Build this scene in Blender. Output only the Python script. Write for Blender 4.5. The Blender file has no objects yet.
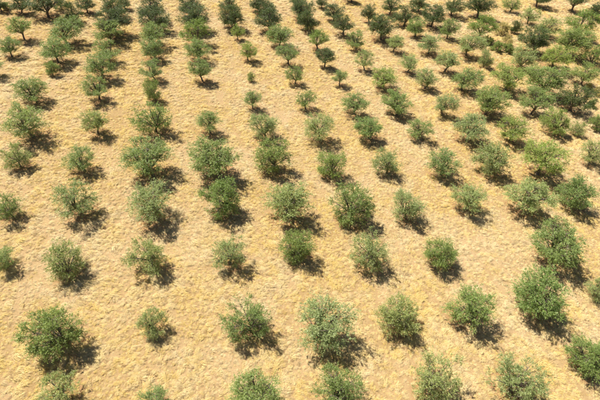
import bpy, math, random
import numpy as np

# ------------------------------------------------------------------ camera
F_PX, W_PX, H_PX = 434.0, 600.0, 400.0
PITCH = math.radians(44.0)          # below the level horizon
GP, GR = math.radians(42.8), math.radians(8.23)   # hillside seen from the camera
H_CAM = 33.0                        # metres from the lens to the hillside
scene = bpy.context.scene
col = scene.collection
cp, sp = math.cos(PITCH), math.sin(PITCH)
RIGHT = np.array([1.0, 0, 0]); FWD = np.array([0, cp, -sp]); UP = np.array([0, sp, cp])
NRM = math.cos(GP)*math.sin(GR)*RIGHT + math.cos(GP)*math.cos(GR)*UP - math.sin(GP)*FWD
CAM = np.array([0, 0, H_CAM/NRM[2]])
SA, SB = -NRM[0]/NRM[2], -NRM[1]/NRM[2]           # hillside: z = SA x + SB y
cam_d = bpy.data.cameras.new('camera'); cam = bpy.data.objects.new('camera', cam_d); col.objects.link(cam)
cam_d.sensor_width = 36.0; cam_d.lens = 36.0*F_PX/W_PX; cam_d.clip_end = 3000; cam_d.clip_start = 0.5
cam.location = CAM; cam.rotation_euler = (math.pi/2-PITCH, 0, 0)
scene.camera = cam

# ------------------------------------------------------------------ light
SUN_EL = math.radians(60.0)
SHADOW = np.array([0.76, -0.65]); SHADOW /= np.linalg.norm(SHADOW)   # where shadows fall on the map
world = bpy.data.worlds.new('World'); scene.world = world; world.use_nodes = True
wn = world.node_tree.nodes; wl = world.node_tree.links
sky = wn.new('ShaderNodeTexSky'); sky.sky_type = 'NISHITA'; sky.sun_disc = False
sky.sun_elevation = SUN_EL; sky.sun_rotation = math.atan2(-SHADOW[0], -SHADOW[1])
wl.new(sky.outputs[0], wn['Background'].inputs[0]); wn['Background'].inputs[1].default_value = 0.05
sun_d = bpy.data.lights.new('sun', 'SUN'); sun_d.energy = 5.0; sun_d.angle = math.radians(0.5); sun_d.color = (1.0, 0.955, 0.87)
sun = bpy.data.objects.new('sun', sun_d); col.objects.link(sun); sun.location = (-40, 40, 90)
sd = np.array([SHADOW[0]*math.cos(SUN_EL), SHADOW[1]*math.cos(SUN_EL), -math.sin(SUN_EL)])
from mathutils import Vector, noise
sun.rotation_euler = Vector(sd).to_track_quat('-Z', 'Y').to_euler()
scene.cycles.max_bounces = 5; scene.cycles.diffuse_bounces = 3; scene.cycles.transmission_bounces = 4
scene.view_settings.view_transform = 'Standard'; scene.view_settings.look = 'None'
scene.view_settings.exposure = 1.1; scene.view_settings.gamma = 1.0

# ------------------------------------------------------------------ helpers
def ground_z(x, y): return SA*x + SB*y
def ray(px, py):
    d = FWD + (px-300)/F_PX*RIGHT - (py-200)/F_PX*UP
    return d
def hit(px, py, h=0.0):
    """point where the pixel's ray meets the hillside raised by h metres"""
    d = ray(px, py)
    t = (SA*CAM[0]+SB*CAM[1]+h-CAM[2])/(d[2]-SA*d[0]-SB*d[1])
    return CAM+t*d, t            # t is the depth along the view axis
def mesh_np(name, V, Fq, mat, smooth=False, mat_idx=None):
    V = np.asarray(V, np.float32); Fq = np.asarray(Fq, np.int32); k = Fq.shape[1]
    me = bpy.data.meshes.new(name)
    me.vertices.add(len(V)); me.vertices.foreach_set('co', V.ravel())
    me.loops.add(Fq.size); me.loops.foreach_set('vertex_index', Fq.ravel())
    me.polygons.add(len(Fq)); me.polygons.foreach_set('loop_start', np.arange(0, Fq.size, k, dtype=np.int32))
    if smooth: me.polygons.foreach_set('use_smooth', np.ones(len(Fq), bool))
    me.update(calc_edges=True)
    me.materials.append(mat)
    return me
def new_mat(name):
    m = bpy.data.materials.new(name); m.use_nodes = True
    nt = m.node_tree
    return m, nt, nt.nodes['Principled BSDF']
def N(nt, t, **kw):
    n = nt.nodes.new(t)
    for k, v in kw.items():
        if k.startswith('_'): setattr(n, k[1:], v)
        else: n.inputs[k].default_value = v
    return n
def ramp(nt, fac, stops):
    r = nt.nodes.new('ShaderNodeValToRGB')
    e = r.color_ramp.elements
    while len(e) < len(stops): e.new(0.5)
    for el, (p, c) in zip(e, stops):
        el.position = p; el.color = (*c, 1)
    nt.links.new(fac, r.inputs[0])
    return r.outputs[0]
def mixc(nt, fac, a, b, mode='MIX'):
    m = nt.nodes.new('ShaderNodeMix'); m.data_type = 'RGBA'; m.blend_type = mode
    for sock, v in ((m.inputs[0], fac), (m.inputs[6], a), (m.inputs[7], b)):
        if isinstance(v, bpy.types.NodeSocket): nt.links.new(v, sock)
        elif isinstance(v, (int, float)): sock.default_value = v
        else: sock.default_value = (*v, 1)
    return m.outputs[2]
def math_n(nt, op, a, b=None, c=None, clamp=False):
    m = nt.nodes.new('ShaderNodeMath'); m.operation = op; m.use_clamp = clamp
    for i, v in enumerate((a, b, c)):
        if v is None: continue
        if isinstance(v, bpy.types.NodeSocket): nt.links.new(v, m.inputs[i])
        else: m.inputs[i].default_value = v
    return m.outputs[0]
def tex_noise(nt, vec, scale, detail=3, rough=0.55, distort=0.0):
    n = N(nt, 'ShaderNodeTexNoise', Scale=scale, Detail=detail, Roughness=rough, Distortion=distort)
    if vec is not None: nt.links.new(vec, n.inputs['Vector'])
    return n.outputs['Fac']

# ------------------------------------------------------------------ materials
def straw_patches(nt):
    """tone of the dry cover by place: 0 bare pinkish soil .. 1 thick golden straw (world metres)"""
    g = nt.nodes.new('ShaderNodeNewGeometry').outputs['Position']
    big = tex_noise(nt, g, 0.055, 3, 0.6)
    mid = tex_noise(nt, g, 0.34, 4, 0.6, 0.6)
    return g, math_n(nt, 'ADD', math_n(nt, 'MULTIPLY', big, 0.6), math_n(nt, 'MULTIPLY', mid, 0.55))

def make_ground_mat():
    m, nt, b = new_mat('dry_soil')
    g, t = straw_patches(nt)
    fine = tex_noise(nt, g, 5.0, 5, 0.7, 0.4)
    grit = tex_noise(nt, g, 28.0, 3, 0.7)
    c = ramp(nt, t, [(0.42, (0.36, 0.255, 0.135)), (0.55, (0.30, 0.20, 0.09)), (0.68, (0.23, 0.145, 0.047))])
    c = mixc(nt, math_n(nt, 'MULTIPLY', ramp_f(nt, fine, 0.35, 0.7), 0.6), c, (0.46, 0.335, 0.17))
    c = mixc(nt, math_n(nt, 'MULTIPLY', ramp_f(nt, grit, 0.62, 0.35), 0.7), c, (0.17, 0.105, 0.055))
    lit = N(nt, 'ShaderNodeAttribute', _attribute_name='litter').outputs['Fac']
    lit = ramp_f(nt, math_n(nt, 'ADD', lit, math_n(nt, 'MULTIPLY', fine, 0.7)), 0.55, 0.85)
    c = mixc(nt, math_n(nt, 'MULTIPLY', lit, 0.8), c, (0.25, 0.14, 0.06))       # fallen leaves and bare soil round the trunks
    nt.links.new(c, b.inputs['Base Color']); b.inputs['Roughness'].default_value = 0.95
    b.inputs['Specular IOR Level'].default_value = 0.1
    bu = N(nt, 'ShaderNodeBump', Strength=0.6, Distance=0.06)
    nt.links.new(fine, bu.inputs['Height']); nt.links.new(bu.outputs[0], b.inputs['Normal'])
    return m
def ramp_f(nt, v, lo, hi):
    r = nt.nodes.new('ShaderNodeMapRange'); r.clamp = True
    nt.links.new(v, r.inputs[0]); r.inputs[1].default_value = lo; r.inputs[2].default_value = hi
    return r.outputs[0]

def make_straw_mat():
    m, nt, b = new_mat('dry_straw')
    g, t = straw_patches(nt)
    rnd = nt.nodes.new('ShaderNodeObjectInfo').outputs['Random']
    isl = nt.nodes.new('ShaderNodeNewGeometry').outputs['Random Per Island']
    gold = ramp(nt, rnd, [(0.0, (0.57, 0.405, 0.115)), (0.35, (0.68, 0.515, 0.175)), (0.7, (0.71, 0.565, 0.28)), (1.0, (0.38, 0.235, 0.085))])
    pale = ramp(nt, rnd, [(0.0, (0.61, 0.475, 0.22)), (0.5, (0.73, 0.61, 0.36)), (1.0, (0.37, 0.25, 0.13))])
    c = mixc(nt, ramp_f(nt, t, 0.49, 0.63), pale, gold)
    c = mixc(nt, math_n(nt, 'MULTIPLY', isl, 0.3), c, (0.78, 0.62, 0.33))
    nt.links.new(c, b.inputs['Base Color']); b.inputs['Roughness'].default_value = 0.7
    b.inputs['Specular IOR Level'].default_value = 0.25
    tr = N(nt, 'ShaderNodeBsdfTranslucent'); nt.links.new(c, tr.inputs[0])
    mx = N(nt, 'ShaderNodeMixShader', Fac=0.25)
    nt.links.new(b.outputs[0], mx.inputs[1]); nt.links.new(tr.outputs[0], mx.inputs[2])
    nt.links.new(mx.outputs[0], nt.nodes['Material Output'].inputs[0])
    return m

def make_leaf_mat(name, dark, light, under):
    m, nt, b = new_mat(name)
    rnd = nt.nodes.new('ShaderNodeObjectInfo').outputs['Random']
    geo = nt.nodes.new('ShaderNodeNewGeometry')
    isl = geo.outputs['Random Per Island']
    c = mixc(nt, isl, dark, light)
    tint = ramp(nt, rnd, [(0.0, (0.90, 0.95, 1.0)), (0.35, (1.0, 1.0, 1.0)), (0.7, (1.10, 1.05, 0.92)), (1.0, (0.94, 1.02, 0.94))])
    c = mixc(nt, 1.0, c, tint, 'MULTIPLY')
    c = mixc(nt, math_n(nt, 'MULTIPLY', geo.outputs['Backfacing'], 0.6), c, under)
    nt.links.new(c, b.inputs['Base Color']); b.inputs['Roughness'].default_value = 0.5
    b.inputs['Specular IOR Level'].default_value = 0.35
    tr = N(nt, 'ShaderNodeBsdfTranslucent')
    nt.links.new(mixc(nt, 1.0, c, (1.0, 1.15, 0.55), 'MULTIPLY'), tr.inputs[0])
    mx = N(nt, 'ShaderNodeMixShader', Fac=0.32)
    nt.links.new(b.outputs[0], mx.inputs[1]); nt.links.new(tr.outputs[0], mx.inputs[2])
    nt.links.new(mx.outputs[0], nt.nodes['Material Output'].inputs[0])
    return m

def make_bark_mat():
    m, nt, b = new_mat('olive_bark')
    tc = nt.nodes.new('ShaderNodeTexCoord').outputs['Object']
    n = tex_noise(nt, tc, 9.0, 4, 0.7, 1.0)
    nt.links.new(ramp(nt, n, [(0.3, (0.06, 0.045, 0.032)), (0.7, (0.19, 0.145, 0.105))]), b.inputs['Base Color'])
    b.inputs['Roughness'].default_value = 0.9
    bu = N(nt, 'ShaderNodeBump', Strength=0.8, Distance=0.03); nt.links.new(n, bu.inputs['Height'])
    nt.links.new(bu.outputs[0], b.inputs['Normal'])
    return m

GROUND, STRAW, BARK = make_ground_mat(), make_straw_mat(), make_bark_mat()
LEAF = {
 'grey':   make_leaf_mat('olive_leaf_grey_green', (0.170, 0.211, 0.067), (0.363, 0.396, 0.148), (0.421, 0.456, 0.230)),
 'green':  make_leaf_mat('olive_leaf_green', (0.125, 0.182, 0.040), (0.274, 0.334, 0.095), (0.324, 0.363, 0.166)),
 'dark':   make_leaf_mat('olive_leaf_dark', (0.047, 0.075, 0.018), (0.115, 0.151, 0.040), (0.147, 0.172, 0.076)),
 'bright': make_leaf_mat('leaf_bright_green', (0.110, 0.175, 0.026), (0.236, 0.302, 0.057), (0.261, 0.302, 0.101)),
 'yellow': make_leaf_mat('olive_leaf_yellowish', (0.160, 0.214, 0.039), (0.336, 0.390, 0.092), (0.348, 0.384, 0.150)),
 'lime':   make_leaf_mat('shrub_leaf_lime', (0.164, 0.221, 0.046), (0.329, 0.376, 0.122), (0.271, 0.310, 0.138)),
 'brown':  make_leaf_mat('shrub_leaf_dry', (0.351, 0.262, 0.102), (0.638, 0.524, 0.214), (0.511, 0.431, 0.179)),
}

# ------------------------------------------------------------------ what stands on the hillside
def stand(cx_, cy_, w, h, foot=None, kmin=0.95, kmax=1.22, kdef=1.03):
    """crown centre / size in photo pixels; its distance comes from standing on the hillside"""
    hcm = 2.4
    for _ in range(5):
        P, t = hit(cx_, cy_, hcm)
        R = (0.53 if cy_ > 225 else (0.61 if cx_ > 500 and cy_ < 112 else 0.56))*w*t/F_PX
        d = ray(cx_, cy_); dep = math.atan2(-d[2], math.hypot(d[0], d[1]))
        k = kdef
        if foot is not None:
            Fp, tf = hit(*foot)
            k = (foot[1]-cy_)*tf/F_PX/math.cos(dep)/R
        hcm = R*min(max(k, kmin), kmax)
    P, t = hit(cx_, cy_, hcm)
    x, y = P[0], P[1]
    app = 0.5*h*t/F_PX
    cz2 = (app**2-(R*math.sin(dep))**2)/math.cos(dep)**2
    cz = math.sqrt(max(cz2, (0.52*R)**2)); cz = min(cz, 1.15*R)
    return x, y, R, hcm, cz
# rows counted up from the bottom edge, each from left to right:
# crown centre x, y, width, height (photo pixels), kind, optional trunk foot
ROWS = [
 [(57,387,46,44,'sparse'),(155,402,38,26,'green'),(253,395,58,46,'green'),(341,388,54,58,'green'),(437,378,56,62,'sparse'),(520,377,56,56,'sparse'),(594,358,44,54,'dense')],
 [(54,327,58,56,'dense'),(149,322,33,40,'grey'),(247,316,50,50,'green'),(325,319,64,56,'grey'),(402,313,46,54,'grey'),(472,304,52,48,'green'),(547,292,56,52,'dense'),(599,288,26,36,'grey')],
 [(1,255,28,36,'grey'),(61,259,42,42,'grey'),(148,254,44,44,'sparse'),(228,250,38,48,'sparse'),(298,245,38,44,'dense'),(371,248,44,44,'sparse'),(445,249,38,44,'green'),(564,239,54,46,'dense')],
 [(5,205,28,30,'green'),(74,195,42,38,'grey'),(147,200,46,40,'grey'),(222,197,42,44,'green'),(286,197,48,44,'grey'),(354,202,44,44,'green'),(409,204,36,34,'grey'),(470,195,36,28,'grey'),(531,190,46,34,'grey'),(580,189,38,36,'dense')],
 [(13,154,28,26,'grey'),(79,157,32,20,'green'),(147,155,48,34,'dense'),(214,152,48,38,'dense'),(272,154,38,34,'green'),(333,160,34,32,'yellow'),(389,161,28,32,'grey'),(445,160,34,26,'green'),(495,156,38,34,'grey'),(547,154,46,34,'yellow'),(597,150,28,24,'grey')],
 [(24,117,42,34,'grey'),(92,118,27,24,'grey',(94,135)),(151,114,38,34,'green'),(208,119,27,18,'green',(210,133)),(265,123,32,28,'grey'),(320,124,34,28,'grey'),(371,124,30,22,'green',(373,138)),(420,127,26,20,'green',(421,138)),(471,124,35,28,'grey'),(516,126,31,24,'yellow'),(560,119,30,26,'yellow'),(579,127,16,18,'grey'),(599,122,16,26,'green')],
 [(30,87,32,20,'green',(38,99)),(94,84,28,17,'green',(98,99)),(152,88,20,20,'green',(153,101)),(252,97,20,13,'green',(256,111)),(306,97,21,18,'green',(309,110)),(355,101,29,20,'green',(355,113)),(399,101,31,22,'green',(399,114)),(445,101,24,20,'grey',(445,114)),(491,97,37,28,'dense',(489,112)),(538,97,31,24,'green',(535,114)),(577,95,31,25,'dark',(578,108))],
 [(49.5,67,15,15,'green',(51,75)),(97,62,31,15,'green',(102,78)),(152,67,24,15,'green',(153,80)),(200,66,24,16,'green',(202,81)),(251,76,9,14,'green',(253,88)),(295,72,19,16,'green',(296.5,86)),(340,75,17,12,'green',(340.5,88)),(386,75,30,18,'yellow',(384,87)),(427,76,24,17,'grey',(426,88)),(466,76,30,20,'green',(466,88)),(510,74,31,20,'yellow',(506.5,88)),(550,76,37,28,'dense',(553,92)),(587,71,26,17,'green',(585,82))],
 [(6,44,22,16,'green',(6.5,56)),(52,47,31,15,'green',(57.5,58)),(105,48,27,13,'green',(108.5,60)),(152,46,26,14,'green',(154,59)),(197,47,27,14,'green',(197.5,57)),(247,49,18,15,'yellow',(246,64)),(288,50,23,14,'green',(287,64)),(325,54,21,14,'dark',(328.5,68)),(366,57,21,16,'grey',(368,70)),(409,61,21,11,'grey',(409,72)),(448,57,26,15,'grey',(448,71)),(487,57,16,17,'grey',(484.5,69)),(524,55,26,21,'grey',(527,68)),(559,52,29,19,'yellow',(564,66)),(595,52,23,17,'bright',(598,63))],
 [(17.5,24,24,17,'green',(20,39)),(62,27,34,15,'green',(66,42)),(106,28,29,14,'green',(111.5,42)),(151,30,29,13,'green',(154,39)),(194,29,31,14,'bright',(195.5,40)),(237,30,15,12,'yellow',(238,46)),(279,32,27,16,'green',(278,44)),(318,35,22,13,'bright',(318.5,48)),(357,38,20,16,'green',(356,49)),(395,40,18,13,'grey',(395,51)),(431,41,25,13,'grey',(430,51)),(470,41,29,18,'grey',(466,54)),(539,37,31,22,'dark',(537,51)),(573,36,34,20,'dense',(577,50))],
 [(71,9,20,20,'dark',(73,21)),(113,16,36,14,'dark',(113,25)),(154,15,30,18,'dark',(155,26)),(193,13,33,20,'dark',(195,24)),(233,13,27,22,'dark',(233,27)),(270,16,30,20,'dark',(271,28)),(308,18,24,20,'dark',(308,30)),(344,21,23,16,'dark',(344,34)),(383,23,32,18,'dark',(381,36)),(417,25,21,14,'green',(415,36)),(450,26,21,17,'green',(449,38)),(482,23,30,19,'bright',(482,33)),(517,25,11,13,'dark',(516,36)),(549,24,22,13,'grey',(548,33)),(583,20,32,16,'bright',(585,30))],
 [(-3,1,16,14,'dark',(-1,11)),(17,1,22,14,'dark',(20,11)),(41,-2,36,19,'dark',(37,11)),(84,2,20,12,'dark',(86,9)),(111,5,24,20,'dark',(112,16)),(152,4,32,16,'dark',(153,14)),(190,2,28,16,'dark',(191,12)),(229,2,20,14,'dark',(230,12)),(266,6,18,14,'dark',(266,15)),(300,6,25,15,'dark',(300,16)),(334,9,22,13,'dark',(335,18)),(370,11,18,14,'dark',(371,22)),(406,13,25,18,'dark',(404,24)),(434,12,28,18,'dark',(433,25)),(531,13,18,14,'grey',(529,22)),(597,8,18,13,'dark',(598,16))],
 [(124,1,16,9,'dark',(125,6)),(259,0,22,8,'dark',(261,6)),(297,-2,16,8,'dark',(298,5)),(322,1,13,8,'dark',(322,7)),(352,-8,18,12,'dark',(352,0)),(391,3,20,13,'dark',(391,13)),(420,1,20,10,'dark',(419,9)),(454,4,22,11,'dark',(452,12)),(482,1,30,14,'dark',(482,11)),(513,2,17,13,'green',(511,10)),(541,-7,22,14,'dark',(541,5)),(579,-7,24,16,'dark',(579.5,11))],
]
SHRUBS = [
 (488,40,11,10,'lime','leafy yellow-green shrub below the round bright tree'),
 (497,45,13,10,'lime','wide lime shrub in the middle of the wild thicket at upper right'),
 (509,47,12,10,'lime','lime shrub at the right end of the wild thicket'),
 (507,40,12,10,'brown','dry brownish pink shrub inside the wild thicket'),
 (503,28,15,12,'brown','dry straw-coloured bush beside the round bright tree'),
 (59,4,13,9,'lime','yellow-green shrub at the top edge beside the large dark tree'),
 (6,5,10,6,'lime','small yellow-green shrub in the top left corner'),
 (592,104,9,13,'lime','lime green shrub by the right edge below the dry bush'),
 (597,91,10,10,'brown','dry brown bush at the right edge'),
 (590,86,7,7,'brown','small dry brown bush left of the one at the right edge'),
]
FEET = np.array([stand(*e[:4], e[5] if len(e) > 5 else None)[:3] for row in ROWS for e in row])
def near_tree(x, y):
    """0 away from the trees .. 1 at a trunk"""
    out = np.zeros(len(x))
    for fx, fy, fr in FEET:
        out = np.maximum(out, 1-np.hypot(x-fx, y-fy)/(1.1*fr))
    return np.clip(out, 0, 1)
# ------------------------------------------------------------------ ground: one sheet, finer where the photograph looks
def bump_h(x, y):
    s = 0.03*np.sin(0.9*x+1.3*np.sin(0.7*y))*np.cos(0.8*y-0.6*np.sin(0.5*x))
    s += 0.025*np.sin(2.3*x+0.9*y+2*np.sin(0.35*x))*np.sin(1.9*y-1.1*x)
    s += 0.014*np.sin(5.1*x-3.7*y)*np.cos(4.3*y+2.2*x)
    return s
def axis(a, b, step, far):
    core = np.arange(a, b+step/2, step)
    grow = []
    d = step
    p = b
    while p < far:
        d *= 1.35; p += d; grow.append(p)
    left = [a-(q-b) for q in grow][::-1]
    return np.array(left+list(core)+grow)
gx = axis(-70, 95, 0.34, 900); gy = axis(0, 120, 0.34, 900)
GX, GY = np.meshgrid(gx, gy)
fade = np.clip(1-(np.maximum(np.abs(GX-12)-82, 0)+np.maximum(np.abs(GY-60)-60, 0))/20, 0, 1)
GZ = ground_z(GX, GY) + bump_h(GX, GY)*fade
nx, ny = len(gx), len(gy)
idx = np.arange(nx*ny).reshape(ny, nx)
quads = np.stack([idx[:-1, :-1], idx[:-1, 1:], idx[1:, 1:], idx[1:, :-1]], -1).reshape(-1, 4)
gvx = GX.ravel(); gvy = GY.ravel()
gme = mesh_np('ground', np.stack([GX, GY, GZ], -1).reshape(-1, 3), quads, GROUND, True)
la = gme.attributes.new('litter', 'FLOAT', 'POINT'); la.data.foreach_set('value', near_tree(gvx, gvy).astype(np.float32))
ground = bpy.data.objects.new('ground', gme); col.objects.link(ground); ground['kind'] = 'structure'

# ------------------------------------------------------------------ dry grass, uncountable: tufts instanced over the hillside
def tuft_mesh(rng, nb, lean, rad, hgt, wid):
    V = []; Fq = []
    for i in range(nb):
        a = rng.uniform(0, 2*math.pi); r = rad*math.sqrt(rng.uniform(0, 1))*0.55
        base = np.array([r*math.cos(a), r*math.sin(a), -0.03])
        out = np.array([math.cos(a), math.sin(a)])*rng.uniform(0.2, 1.0)*(1-lean) + np.array([1.0, rng.normal(0, .28)])*lean*rng.uniform(0.5, 1.15)
        L = rng.uniform(0.55, 1.15); h = hgt*rng.uniform(0.35, 1.1)
        tip = base + np.array([out[0]*rad*L*2.0, out[1]*rad*L*2.0, h*0.35])
        midp = base + np.array([out[0]*rad*L*0.8, out[1]*rad*L*0.8, h])
        s = np.array([-out[1], out[0], rng.normal(0, .3)]); s = s/ (np.linalg.norm(s)+1e-6)*wid*rng.uniform(.6, 1.3)
        k = len(V)
        V += [base-s, base+s, midp+s, midp-s, tip+s*.35, tip-s*.35]
        Fq += [(k, k+1, k+2, k+3), (k+3, k+2, k+4, k+5)]
    return np.array(V), np.array(Fq)
rng = np.random.default_rng(5)
tcol = bpy.data.collections.new('tuft_sources')
for i in range(9):
    lean = [0.8, 0.75, 0.6, 0.85, 0.4, 0.7, 0.8, 0.55, 0.9][i]
    V, Fq = tuft_mesh(rng, 62, lean, rng.uniform(.16, .24), rng.uniform(.08, .17), 0.0048)
    o = bpy.data.objects.new('tuft_source', mesh_np('tuft', V, Fq, STRAW)); tcol.objects.link(o)

def vnoise(x, y, s, seed):
    return np.array([noise.noise((a*s+seed*7.3, b*s-seed*3.1, seed)) for a, b in zip(x, y)])
NT = 230000
# even cover over the hillside in view and a margin round it, thinning out with distance
q = np.array([hit(*p)[0][:2] for p in ((-70, 470), (670, 470), (670, -45), (-70, -45))])
lo, hi = q.min(0), q.max(0)
cand = rng.uniform(0, 1, (NT*6, 2))*(hi-lo)+lo
ins = np.ones(len(cand), bool)
for a, b in zip(q, np.roll(q, -1, 0)):
    ins &= (b[0]-a[0])*(cand[:, 1]-a[1])-(b[1]-a[1])*(cand[:, 0]-a[0]) > 0
cand = cand[ins]
dist = np.hypot(cand[:, 0], cand[:, 1])
far = np.clip(dist/45, 1, 4)
cand, far = (lambda k: (cand[k], far[k]))(rng.uniform(size=len(cand)) < far**-1.5)
tx, ty, far = cand[:NT, 0], cand[:NT, 1], far[:NT]
dens = vnoise(tx, ty, 0.30, 1)*0.55 + vnoise(tx, ty, 1.05, 2)*0.95 + 0.10 - 0.0035*np.clip(ty-30, -15, 50)
# worn wheel tracks between the columns, and thin cover under the trees
p0 = hit(152, 222)[0]; ux = (tx-p0[0])*0.944+(ty-p0[1])*0.33; lane = (ux+0.7*vnoise(tx, ty, 0.04, 6))/7.04
off = np.abs((lane-np.floor(lane))*7.04-3.52)
track = np.exp(-((off-0.85)/0.28)**2)*np.clip(.75+1.3*vnoise(tx, ty, 0.06, 7), .15, 1)
bare = np.clip(vnoise(tx, ty, 0.16, 8)*1.6-.15, 0, 1)
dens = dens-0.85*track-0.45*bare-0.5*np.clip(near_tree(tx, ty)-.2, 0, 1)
k2 = rng.uniform(-0.85, 0.42, len(tx)) < dens+0.2
tx, ty, dens, far = tx[k2], ty[k2], dens[k2], far[k2]
ang = 0.6 + 1.1*vnoise(tx, ty, 0.07, 3) + 0.8*vnoise(tx, ty, 0.45, 4) + rng.normal(0, .45, len(tx)) + np.where(rng.uniform(size=len(tx)) < .3, math.pi, 0)
scl = (0.75 + 0.55*np.clip(dens+.25, 0, 1))*np.clip(np.exp(rng.normal(-.24, .3, len(tx))), .4, 1.3)*far**0.7
# short stubble and broken stems everywhere in between
ns_ = rng.integers(0, len(cand), 60000); sx_ = cand[ns_]+rng.normal(0, .6, (len(ns_), 2))
tx = np.concatenate([tx, sx_[:, 0]]); ty = np.concatenate([ty, sx_[:, 1]])
ang = np.concatenate([ang, rng.uniform(0, 6.28, len(sx_))])
scl = np.concatenate([scl, rng.uniform(.22, .5, len(sx_))*np.clip(np.hypot(sx_[:, 0], sx_[:, 1])/45, 1, 4)**.6])
tz = ground_z(tx, ty)+bump_h(tx, ty)
pm = bpy.data.meshes.new('dry_grass'); pm.vertices.add(len(tx))
pm.vertices.foreach_set('co', np.stack([tx, ty, tz], -1).astype(np.float32).ravel())
at = pm.attributes.new('turn', 'FLOAT', 'POINT'); at.data.foreach_set('value', ang.astype(np.float32))
at = pm.attributes.new('size', 'FLOAT', 'POINT'); at.data.foreach_set('value', scl.astype(np.float32))
pm.materials.append(STRAW)
grass = bpy.data.objects.new('dry_grass', pm); col.objects.link(grass)
grass['kind'] = 'stuff'; grass['label'] = 'trampled golden dry grass covering the hillside between the olive trees'; grass['category'] = 'dry grass'
ng = bpy.data.node_groups.new('grass_scatter', 'GeometryNodeTree')
ng.interface.new_socket('Geometry', in_out='INPUT', socket_type='NodeSocketGeometry')
ng.interface.new_socket('Geometry', in_out='OUTPUT', socket_type='NodeSocketGeometry')
gi = ng.nodes.new('NodeGroupInput'); go = ng.nodes.new('NodeGroupOutput')
ci = ng.nodes.new('GeometryNodeCollectionInfo'); ci.inputs[0].default_value = tcol
ci.inputs['Separate Children'].default_value = True; ci.inputs['Reset Children'].default_value = True
iop = ng.nodes.new('GeometryNodeInstanceOnPoints'); iop.inputs['Pick Instance'].default_value = True
m2p = ng.nodes.new('GeometryNodeMeshToPoints')
na = ng.nodes.new('GeometryNodeInputNamedAttribute'); na.data_type = 'FLOAT'; na.inputs[0].default_value = 'turn'
ns = ng.nodes.new('GeometryNodeInputNamedAttribute'); ns.data_type = 'FLOAT'; ns.inputs[0].default_value = 'size'
cx = ng.nodes.new('ShaderNodeCombineXYZ')
L = ng.links.new
L(gi.outputs[0], m2p.inputs[0]); L(m2p.outputs[0], iop.inputs['Points']); L(ci.outputs[0], iop.inputs['Instance'])
L(na.outputs[0], cx.inputs[2]); L(cx.outputs[0], iop.inputs['Rotation']); L(ns.outputs[0], iop.inputs['Scale'])
L(iop.outputs[0], go.inputs[0])
md = grass.modifiers.new('scatter', 'NODES'); md.node_group = ng

# ------------------------------------------------------------------ trees
def tube(path, radii, n=6):
    path = np.asarray(path, float); V = []; Fq = []
    for i, p in enumerate(path):
        d = path[min(i+1, len(path)-1)]-path[max(i-1, 0)]; d /= np.linalg.norm(d)+1e-9
        a = np.cross(d, [0.3, 0.9, 0.2]); a /= np.linalg.norm(a)+1e-9; b = np.cross(d, a)
        for k in range(n):
            t = 2*math.pi*k/n
            V.append(p+radii[i]*(math.cos(t)*a+math.sin(t)*b))
    for i in range(len(path)-1):
        for k in range(n):
            Fq.append((i*n+k, i*n+(k+1) % n, (i+1)*n+(k+1) % n, (i+1)*n+k))
    return V, Fq
class Acc:
    def __init__(s): s.V = []; s.F = []
    def add(s, V, Fq):
        k = len(s.V); s.V += list(V); s.F += [tuple(k+i for i in f) for f in Fq]
def bez(a, b, c, n):
    t = np.linspace(0, 1, n)[:, None]
    return (1-t)**2*a+2*t*(1-t)*b+t*t*c
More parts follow.
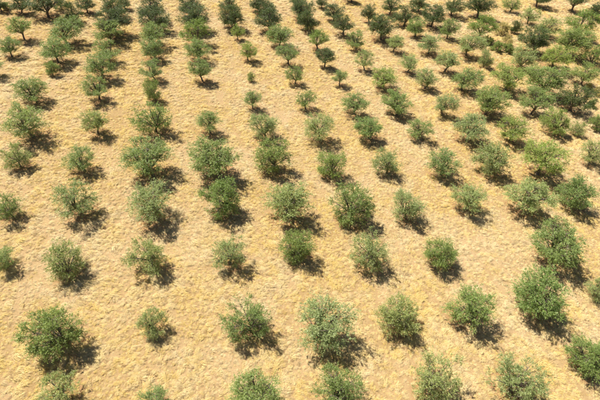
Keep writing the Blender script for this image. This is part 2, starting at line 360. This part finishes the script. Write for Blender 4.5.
def make_tree_meshes(seed, leafmat, lobes=6, fill=1.0, bushy=0.0, flat=0.8, hc=1.4, leaf=1.0, gap=0.0):
    """unit tree: crown radius 1, crown centre at height hc, foot at the origin"""
    r = np.random.default_rng(seed)
    acc = Acc()
    fork_h = (0.50-0.35*bushy)*hc/1.4*r.uniform(.85, 1.15)
    lean = r.normal(0, .09, 2)
    fork = np.array([lean[0], lean[1], fork_h])
    th = 0.052+0.016*r.uniform()
    pts = bez(np.array([0, 0, -0.12]), np.array([lean[0]*.1+r.normal(0, .03), lean[1]*.1, fork_h*.5]), fork, 6)
    V, Fq = tube(pts, np.array([1.5, 1.15, 1.0, .95, .95, 1.05])*th, 8); acc.add(V, Fq)
    clumps = []
    a0 = r.uniform(0, 6.28); skew = r.normal(0, .11, 2)
    skirts = 0 if bushy else 3
    for i in range(lobes+1+skirts):
        if i > lobes:
            a = a0+2.1*i+r.normal(0, .3); rad = r.uniform(.15, .42)
            c = np.array([rad*math.cos(a), rad*math.sin(a), hc-flat*r.uniform(.5, .72)]); lr = .36
        elif i == lobes:
            c = np.array([r.normal(0, .12), r.normal(0, .12), hc+flat*r.uniform(.25, .5)]); lr = .42
        else:
            a = a0+2*math.pi*i/lobes+r.normal(0, .22)
            rad = r.uniform(.46, .68)*(1-.25*(i % 2)); zz = hc+flat*(r.uniform(-.75, -.25) if i % 2 == 0 else r.uniform(-.05, .45))
            c = np.array([rad*math.cos(a)+skew[0], rad*math.sin(a)+skew[1], zz]); lr = r.uniform(.36, .50)
        mid = fork*.5+c*.5+np.array([0, 0, -.08])+r.normal(0, .06, 3); mid[:2] = fork[:2]*.6+c[:2]*.4
        pts = bez(fork-[0, 0, .03], mid, c, 6)
        V, Fq = tube(pts, np.linspace(.032, .008, 6), 6); acc.add(V, Fq)
        nsub = int(r.integers(10, 14)*fill)
        for j in range(nsub):
            d = r.normal(0, 1, 3); d /= np.linalg.norm(d)
            e = c+d*lr*np.array([1, 1, .85])*r.uniform(.45, 1.0)
            q = (e-[0, 0, hc])/np.array([1, 1, flat]); nq = np.linalg.norm(q)
            if nq > .97: e = np.array([0, 0, hc])+(e-[0, 0, hc])*.95/nq
            if r.uniform() < gap: continue
            st = pts[r.integers(2, 6)]
            V, Fq = tube(bez(st, (st+e)/2+r.normal(0, .04, 3), e, 4), np.linspace(.010, .004, 4), 4); acc.add(V, Fq)
            clumps.append((e, r.uniform(.7, 1.35)))
    # leaves: sprays round each clump
    P = []; D = []; S = []
    for e, s in clumps:
        nsp = int(11.5*s)
        for k in range(nsp):
            o = e+r.normal(0, .062*s, 3)
            out = o-np.array([0, 0, hc-.25]); out /= np.linalg.norm(out)+1e-6
            d = out*.7+r.normal(0, .55, 3)+[0, 0, .30]; d /= np.linalg.norm(d)
            Ls = r.uniform(.08, .24) if r.uniform() > .12 else r.uniform(.26, .40); n = int(r.integers(12, 19))
            t = r.uniform(0, 1, n)[:, None]
            sag = np.array([0, 0, -1.0])*(t**2)*Ls*r.uniform(0, .5)
            P.append(o+d*t*Ls+sag+r.normal(0, .014, (n, 3)))
            D.append(d*.6+r.normal(0, .6, (n, 3)))
            S.append(np.full(n, s))
    P = np.concatenate(P); D = np.concatenate(D)
    D /= np.linalg.norm(D, axis=1)[:, None]
    n = len(P)
    W = np.cross(D, r.normal(0, 1, (n, 3))+np.array([0, 0, .6])); W /= np.linalg.norm(W, axis=1)[:, None]+1e-6
    Nn = np.cross(W, D); flip = np.where(Nn[:, 2] < 0, -1.0, 1.0)[:, None]   # upper leaf face mostly up
    flip[r.uniform(size=n) < .2] *= -1
    W = W*flip
    ln = (leaf*r.uniform(.020, .034, n))[:, None]; wd = ln*r.uniform(.17, .27, n)[:, None]*1.25
    V = np.stack([P-D*ln, P+W*wd, P+D*ln, P-W*wd], 1).reshape(-1, 3)
    Fq = np.arange(4*n).reshape(-1, 4)
    return (mesh_np('trunk', acc.V, acc.F, BARK, True), mesh_np('crown', V, Fq, LEAF[leafmat]), hc, flat)

PROTO = {}
def protos(kind):
    if kind in PROTO: return PROTO[kind]
    spec = {'grey': ('grey', 9, dict(lobes=8, gap=.14)), 'green': ('green', 9, dict(lobes=8, gap=.10)),
            'dark': ('dark', 5, dict(lobes=8, fill=1.15, flat=.85)), 'bright': ('bright', 4, dict(lobes=8, fill=1.15, bushy=.5)),
            'yellow': ('yellow', 4, dict(lobes=8, gap=.10)), 'sparse': ('grey', 6, dict(lobes=7, gap=.26)),
            'dense': ('green', 5, dict(lobes=9, fill=1.15, flat=.9)), 'lime': ('lime', 3, dict(lobes=6, bushy=1.0, hc=.75, flat=.75, leaf=1.5)), 'brown': ('brown', 2, dict(lobes=6, bushy=1.0, hc=.75, flat=.75, leaf=1.3))}[kind]
    mat, n, kw = spec
    out = []
    for i in range(n):
        k = dict(kw); k['lobes'] += (i % 3)-1
        out.append(make_tree_meshes(1000+hash_s(kind)*37+i, mat, **k))
    PROTO[kind] = out
    return out
def hash_s(s): return sum((i+1)*ord(c) for i, c in enumerate(s)) % 991
counter = {}
rt = random.Random(11)
def plant(name, label, cat, group, cx_, cy_, w, h, kind, foot=None, kmin=0.95, kmax=1.22, kdef=1.03):
    x, y, R, hcm, cz = stand(cx_, cy_, w, h, foot, kmin, kmax, kdef)
    pr = protos(kind); i = counter.get(kind, 0); counter[kind] = i+1
    tm, cm, hc, flat = pr[i % len(pr)]
    root = bpy.data.objects.new(name, None); col.objects.link(root)
    root.empty_display_size = .3
    root.location = (x, y, ground_z(x, y)); root.rotation_euler = (0, 0, rt.uniform(0, 6.283))
    root.scale = (R, R, hcm/hc)
    root['label'] = label; root['category'] = cat
    if group: root['group'] = group
    for nm, me in (('trunk', tm), ('crown', cm)):
        o = bpy.data.objects.new(nm, me); col.objects.link(o); o.parent = root
        if nm == 'crown':
            # fit the crown's own height about its centre
            s = min(max(cz/flat/(hcm/hc), 0.68), 1.3)
            o.scale = (1, 1, s); o.location = (0, 0, hc*(1-s))
    return root

ORD = 'first second third fourth fifth sixth seventh eighth ninth tenth eleventh twelfth thirteenth fourteenth fifteenth sixteenth seventeenth'.split()
TONE = {'grey': 'grey-green', 'green': 'green', 'dark': 'dark green', 'bright': 'bright green', 'yellow': 'yellowish green', 'sparse': 'thin grey-green', 'dense': 'dense green'}
for ri, row in enumerate(ROWS):
    for ci_, e in enumerate(row):
        x, y, w, h, kind = e[:5]
        foot = e[5] if len(e) > 5 else None
        _, t = hit(x, y, 2.0); R = .5*w*t/F_PX
        size = 'broad' if R > 2.55 else ('small' if R < 1.55 else ('tall' if h > 1.05*w else 'rounded'))
        rowname = 'bottom row' if ri == 0 else ('farthest row at the top edge' if ri == len(ROWS)-1 else f'{ORD[ri]} row up from bottom edge')
        label = f'{size} {TONE[kind]} olive tree, {ORD[ci_]} from left in {rowname}'
        plant('olive_tree', label, 'olive tree', 'olive trees planted in rows', x, y, w, h, kind, foot)

# ------------------------------------------------------------------ wild shrubs between the far trees
for x, y, w, h, kind, lab in SHRUBS:
    plant('wild_shrub', lab, 'shrub', 'wild shrubs among the trees', x, y, w, h, kind, None, .6, .9, .75)

# the tree whose shadow enters at the left edge
plant('olive_tree', 'olive tree at the left edge, only its shadow and outer twigs in view', 'olive tree', 'olive trees planted in rows', -13, 63, 26, 15, 'green', (-9, 76))
